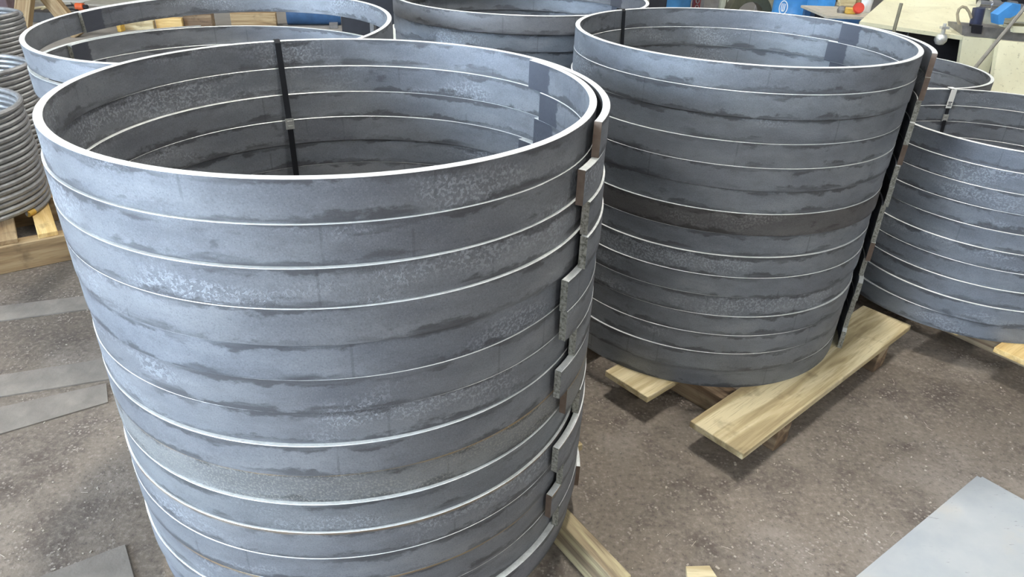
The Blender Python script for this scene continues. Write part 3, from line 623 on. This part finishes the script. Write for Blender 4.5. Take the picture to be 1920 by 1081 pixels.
sub(fl, MB().lathe([(.17, 0), (.27, 0), (.28, .02), (.28, .26), (.17, .26), (.165, .02), (.17, 0)], (fc.x, 9.9, .30), 36, axis=ax), 'ring_body', plain('olive_black_steel', (.10, .095, .06), .4, .4)); sub(fl, MB().box((fc.x, 9.83, .02), (.4, .24, .04)), 'foot', M_DARKW)
upright('white_panel', 1429, 10, 10.4, 22, 1.1, plain('grubby_white_panel', (.5, .46, .44), .5), 'grubby white panel behind the pipe flange', 'panel', .05)
upright('black_locker', 700, 20, 5.6, 92, 1.25, M_BLACK, 'black steel locker between two ring stacks', 'locker', .4)
p = atY(740, 46, 4.55); o = MB().box((0, 0, p.z / 2), (.018, .03, p.z)).build('batten', plain('pale_cream_batten', (.66, .63, .50), .6)); o.location = (p.x, 4.55, 0); tag(o, 'thin pale batten standing upright beside the black locker', 'batten')

# sawhorse and clutter at the far left
sh = thing('sawhorse', 'heavy tan timber sawhorse with splayed legs', 'sawhorse', at(60, 72))
def timber(p, q, wd, th, mat=M_OLD):
    p, q = Vector(p), Vector(q); d = (q - p); L = d.length; d.normalize(); y_ = Vector((0, 1, 0)); x_ = y_.cross(d).normalized(); y2 = d.cross(x_)
    m = MB().box((L / 2, 0, 0), (L, wd, th), bev=.006); R = Matrix((d, x_, y2)).transposed().to_4x4(); R.translation = p; return m, R
def sub_t(parent, p, q, wd, th, name, mat=M_OLD):
    m, R = timber(p, q, wd, th, mat); o = m.build(name, mat); o.matrix_world = R; o.parent = parent; o.matrix_parent_inverse = parent.matrix_basis.inverted(); return o
L1 = at(40, 70, .02); T1 = atY(54, -70, L1.y + .1); sub_t(sh, L1, T1, .16, .09, 'leg')
L2 = at(150, 66, .02); T2 = atY(62, -40, L2.y + .0); sub_t(sh, L2, T2, .16, .09, 'leg')
sub_t(sh, T1 + Vector((-.25, .12, .02)), T1 + Vector((.9, .12, -.02)), .12, .12, 'top_beam')
o = MB().box((0, 0, .06), (1.9, .18, .12), bev=.004).build('steel_beam', plain('dark_steel_beam', (.07, .065, .06), .5, .3)); b0 = at(85, 40); o.location = (b0.x, b0.y, 0); o.rotation_euler = (0, 0, .02); tag(o, 'dark steel beam lying on the floor behind the sawhorse', 'beam')
def floor_line(name, pts, r, mat, label, cat, z=None, group=None):
    P = [at(u, v, r) for u, v in pts]; sm_ = []
    for i in range(len(P) - 1):
        p0, p1, p2, p3 = P[max(i - 1, 0)], P[i], P[i + 1], P[min(i + 2, len(P) - 1)]
        for k in range(6):
            t = k / 6; sm_.append(.5 * ((2 * p1) + (p2 - p0) * t + (2 * p0 - 5 * p1 + 4 * p2 - p3) * t * t + (3 * p1 - p0 - 3 * p2 + p3) * t ** 3))
    sm_.append(P[-1]); c = sm_[0].copy(); c.z = 0
    o = MB().tube([q - c for q in sm_], r, 8).build(name, mat); o.location = c; return tag(o, label, cat, group)
floor_line('hose', [(-20, 36), (10, 28), (28, 25), (55, 18), (75, 14), (93, 13), (100, 13.5)], .016, M_HOSE, 'pale yellow hose running straight behind the sawhorse legs', 'hose', group='hoses on the far floor')
floor_line('hose', [(53, 29), (75, 24), (104, 24), (88, 15), (78, 19), (82, 27), (95, 31), (106, 29)], .014, M_HOSE, 'pale yellow hose lying in a loop between the sawhorse legs', 'hose', group='hoses on the far floor')
for pts, lb in (([(-10, 31), (12, 28), (16, 31), (-10, 37)], 'dark cable doubled back beside the upper bar coil'), ([(-10, 41), (14, 40), (30, 41)], 'straight dark cable beside the sawhorse foot'), ([(-10, 48), (5, 47), (9, 44), (-10, 43)], 'short dark cable bent beside the stacked coils'),
                ([(120, 11), (138, 10), (150, 14), (158, 15)], 'dark cable running into the orange plug'), ([(122, 18), (135, 17), (144, 19), (152, 17)], 'dark cable lying in front of the orange plug'), ([(128, -4), (135, 8), (146, 12), (160, 5)], 'dark cable sagging over the white panel')):
    floor_line('cable', pts, .011, M_CABLE, lb, 'cable', group='cables on the far floor')
b0 = at(152, 20); pl = thing('plug', 'orange plug on a black cable end', 'plug', (b0.x, b0.y, 0)); sub(pl, MB().tube([(b0.x - .05, b0.y, .05), (b0.x + .05, b0.y, .05)], .048, 12), 'plug_body', M_ORANGE); sub(pl, MB().tube([(b0.x + .05, b0.y, .05), (b0.x + .1, b0.y, .05)], .03, 10), 'plug_collar', M_BLACK)
o = MB().box((0, 0, .01), (1.9, 1.4, .02)).build('floor_board', plain('pale_beige_board', (.45, .43, .36), .6)); b0 = at(215, 2); o.location = (b0.x, b0.y + .2, 0); tag(o, 'big pale beige board lying flat beyond the propped-up ring', 'board')
o = MB().box((0, 0, .012), (.5, .9, .024)).build('floor_board', M_WHITE); b0 = at(138, 2); o.location = (b0.x, b0.y + .2, 0); tag(o, 'white board lying under the sagging cable', 'board')
upright('plum_cabinet', 12, 20, 10.2, 44, 1.0, plain('plum_grey_paint', (.17, .12, .13), .6), 'dull plum-coloured cabinet beyond the sawhorse', 'cabinet', .5)
upright('rust_red_crate', 84, 8, 11.4, 60, .7, M_RUST, 'rust-red crate seen between the sawhorse legs', 'crate', .4)

# clutter seen through the slit below the propped-up ring
def lying(name, u0, u1, v, sz, mat, label, cat, rz=0.0, tube=False, z=0.0):
    a, b = at(u0, v), at(u1, v); c = (a + b) / 2; L = (b - a).length
    m = MB().tube([(-L / 2, 0, sz / 2), (L / 2, 0, sz / 2)], sz / 2, 18) if tube else MB().box((0, 0, sz / 2), (L, sz, sz), bev=.004)
    o = m.build(name, mat); o.location = (c.x, c.y, z); o.rotation_euler = (0, 0, math.atan2(b.y - a.y, b.x - a.x) + rz); return tag(o, label, cat)
lying('timber', 230, 291, 55, .10, M_PALE, 'pale squared timber lying beside the yellow clamp', 'timber')
lying('timber', 296, 345, 53, .12, M_YEL, 'yellow-brown squared timber end, beyond the pale timber', 'timber')
lying('timber', 350, 402, 50, .20, M_DARKW, 'dark weathered beam lying beyond the yellow-brown timber', 'timber')
lying('timber', 436, 520, 48, .16, M_OLD, 'tan beam lying between the dark beam and the blue cylinder', 'timber')
lying('gas_cylinder', 540, 640, 46, .26, M_DBLUE, 'dark blue gas cylinder lying on the far floor', 'cylinder', tube=True)
lying('steel_block', 618, 634, 53, .07, M_GREY, 'small grey steel block lying before the blue cylinder', 'block')
o = MB().box((0, 0, .045), (.05, .1, .09), bev=.006).build('clamp', M_YPAINT); b0 = at(236, 56); o.location = (b0.x, b0.y - .1, 0); tag(o, 'small yellow clamp standing before the pale timber', 'clamp')
# spacer block that props the top ring up
a = math.radians(38); q = Vector((CD[0] + (RD - .008) * math.cos(a), CD[1] + (RD - .008) * math.sin(a), ZD + 13 * HD)); hgt = 1.1577 - HD + .0264 * (q.x - CD[0]) + .0397 * (q.y - CD[1]) - q.z
o = MB().box((0, 0, hgt / 2), (.014, .03, hgt - .0025), a, bev=.002).build('spacer_block', M_GREY); o.location = q; tag(o, 'small grey spacer block under the propped-up ring', 'block')
